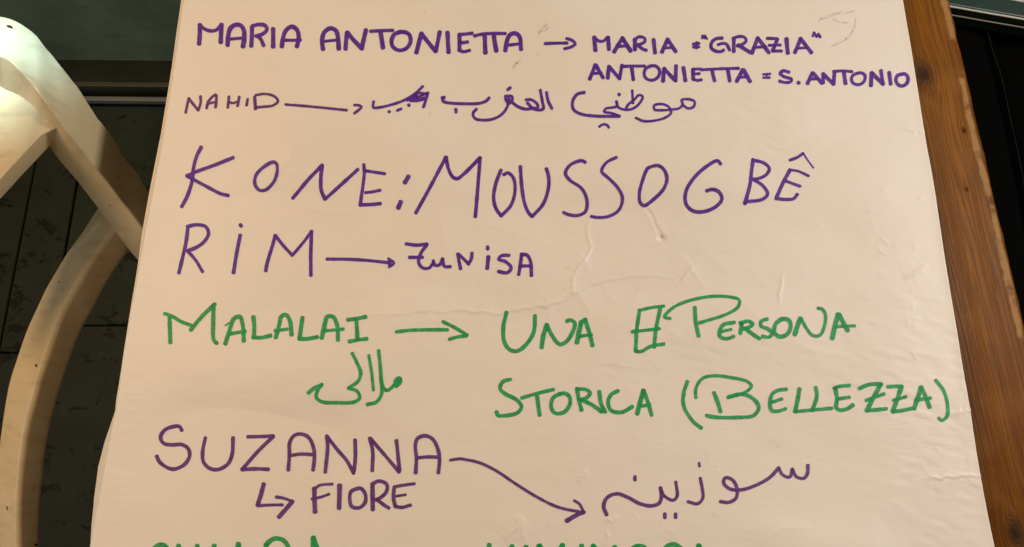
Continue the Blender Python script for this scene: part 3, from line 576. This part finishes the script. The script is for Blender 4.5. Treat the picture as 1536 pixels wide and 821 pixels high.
# swept leg
L_ = [(166,285,.610),(144,312,.600),(122,346,.592),(97,380,.585),(85,400,.580),(68,429,.572),(54,458,.565),(36.5,497,.555),(22,539,.545),(12,570,.538),(6,600,.53),(0,640,.52),(-6,690,.51),(-9,750,.495),(-10,821,.48),(-4,900,.46),(15,1010,.40)]
Mr = [(206,292,.640),(185,322,.630),(170,344,.622),(151,370,.615),(131,400,.608),(117,424,.602),(97,458,.592),(83,492,.583),(71,527,.574),(58,566,.565),(49,600,.556),(38,640,.546),(32,681,.536),(28,721,.526),(26,775,.512),(27,821,.50),(34,900,.475),(52,1010,.42)]
Rr = [(222,320,.605),(202,351,.595),(195,376,.590),(178,400,.583),(156,436,.574),(141,466,.567),(127,490,.560),(114,522,.552),(102,556,.544),(88,600,.532),(78,640,.522),(70.5,681,.512),(66,724,.500),(62,761,.490),(61,821,.475),(66,900,.455),(84,1010,.40)]
rL, rM, rR = (resample(poly_z(q), 80) for q in (L_, Mr, Rr))
rD = [a+c-b+Vector((0,0,-.012)) for a, b, c in zip(rL, rM, rR)]
rails('leg', [rL, rM, rR, rD], M_white, .010, 80, seg=6)
# the rest of the chair, carrying it on the floor: lower leg end, front legs and seat under the slat
def post(name, pts, r):
    V = []; F = []; n = 14; k = 12
    Q = resample(pts, n)
    for i, p in enumerate(Q):
        for q in range(k): a = 2*math.pi*q/k; V.append(p-cloc+Vector((math.cos(a)*r*(1-.25*i/n), math.sin(a)*r*(1-.25*i/n), 0)))
    for i in range(n-1):
        for q in range(k): F.append((i*k+q, i*k+(q+1)%k, (i+1)*k+(q+1)%k, (i+1)*k+q))
    F.append(tuple(range(k))[::-1]); F.append(tuple(range((n-1)*k, n*k))); link(name, mesh(name, V, F, True), M_white, chair)
e = (rL[-1]+rR[-1])/2; post('leg_end', [e+Vector((0,0,.015)), e+Vector((.03,-.10,-.20)), Vector((e.x+.08, e.y-.2, .001))], .026)
s0 = (rA[-1]+rC[-1])/2; post('leg', [s0+Vector((-.01,0,0)), s0+Vector((.02,-.02,-.25)), Vector((s0.x+.04, s0.y-.03, .001))], .022)

# ------------------------------------------------------------------ black bench and green case beyond the table's right edge
bx0 = at(1432, 10, .44); M_black = mat_cloth('black_leatherette', (.0008,.0008,.0008), (.0016,.0016,.0014), .04)
bench = empty('bench', (bx0.x+.45, bx0.y-.55, 0), 0, label='black upholstered bench beyond the right edge of the table', category='bench')
def bench_cushion(name, x0, x1, y0, y1, z0, z1, seed):
    n = 50; V = []; F = []
    for j in range(n+1):
        for i in range(n+1):
            a = i/n; b = j/n; edge = min(a, 1-a, b, 1-b); z = z1-.03*math.exp(-edge/.05)+.004*mnoise.noise(Vector((a*5+seed, b*6, 0)))
            V.append((x0+(x1-x0)*a, y0+(y1-y0)*b, z))
    for j in range(n):
        for i in range(n): s = j*(n+1)+i; F.append((s, s+1, s+n+2, s+n+1))
    ring = [i for i in range(n+1)]+[(j+1)*(n+1)-1 for j in range(1, n+1)]+[n*(n+1)+i for i in range(n-1, -1, -1)]+[j*(n+1) for j in range(n-1, 0, -1)]
    b0 = len(V)
    for r in ring: V.append((V[r][0], V[r][1], z0))
    for q in range(len(ring)): F.append((ring[(q+1)%len(ring)], ring[q], b0+q, b0+(q+1)%len(ring)))
    F.append(tuple(range(b0, b0+len(ring)))[::-1])
    link(name, mesh(name, V, F, True), M_black, bench)
sa, sb, sc3 = at(1476, 30, .43), at(1500, 115, .43), at(1531, 262, .43)
bench_cushion('seat_cushion', -.55, sa.x-bench.location.x+.012, -.75, .75, .33, .43, 1)
bench_cushion('seat_cushion', sa.x-bench.location.x+.014, .8, -.75, .75, .33, .43, 5)
link('bench_frame', box_mesh('bench_frame', -.50, .75, -.70, .70, .26, .329, .004), M_black, bench)
for lx in (-.46, .70):
    for ly in (-.66, .62): link('leg', box_mesh('leg', lx, lx+.045, ly, ly+.045, .001, .259, .003), M_black, bench)
# seam piping along the join
def tube(name, pts, r, m, parent, origin, k=8, n=40):
    Q = resample(pts, n); V = []; F = []
    for i, p in enumerate(Q):
        t = (Q[min(i+1, n-1)]-Q[max(i-1, 0)]).normalized(); a = t.cross(Vector((0,0,1))).normalized(); b = a.cross(t)
        for q in range(k): an = 2*math.pi*q/k; V.append(p-origin+a*math.cos(an)*r+b*math.sin(an)*r)
    for i in range(n-1):
        for q in range(k): F.append((i*k+q, i*k+(q+1)%k, (i+1)*k+(q+1)%k, (i+1)*k+q))
    F.append(tuple(range(k))[::-1]); F.append(tuple(range((n-1)*k, n*k))); return link(name, mesh(name, V, F, True), m, parent)
tube('seam', [sa+Vector((0,.02,.004)), at(1488,75,.432), sb+Vector((0,0,.002)), at(1512,165,.43), sc3+Vector((0,0,.002)), at(1548,370,.43)], .0014, mat_cloth('dull_seam', (.006,.006,.005), (.011,.011,.008), .05), bench, Vector(bench.location))
ZG = .475
g0, g1 = at(1432, 9.5, ZG), at(1536, 27.5, ZG); gd = (g1-g0).normalized(); gn = Vector((-gd.y, gd.x, 0))
case = empty('green_case', tuple((g0+g1)/2*1.0-Vector((0,0,ZG-.432))), math.atan2(gd.y, gd.x), label='dark green case with thin white edging lying on the black bench at the top right', category='case')
gdep = (at(1536, 1.5, ZG)-g1).dot(gn); gl = (g1-g0).length
zt = ZG-case.location.z
M_green = mat_blotch('dark_green_cover', (.0022,.017,.013), (.005,.028,.021), .45)
link('cover', box_mesh('cover', -gl*.5-.10, gl*.5+.22, .001, gdep, .001, zt, .003, 3), M_green, case)
M_trim = mat_blotch('pale_trim', (.34,.36,.33), (.50,.52,.48), .4)
def trim(y, z, r):
    o = Vector((0,0,0)); return tube('edging', [Vector((-gl*.5-.10, y, z)), Vector((0, y-.0008, z)), Vector((gl*.5+.22, y, z))], r, M_trim, case, o)
trim(-.0005, zt-.001, .0016)
g2 = at(1536, 37, ZG-.014); trim(-.0012, zt-.017, .0012); trim(gdep, zt-.001, .0022)
print('tri', sum(len(o.data.polygons) for o in bpy.data.objects if o.type == 'MESH'), 'strokes', stroke_no)

print('YW', YW)
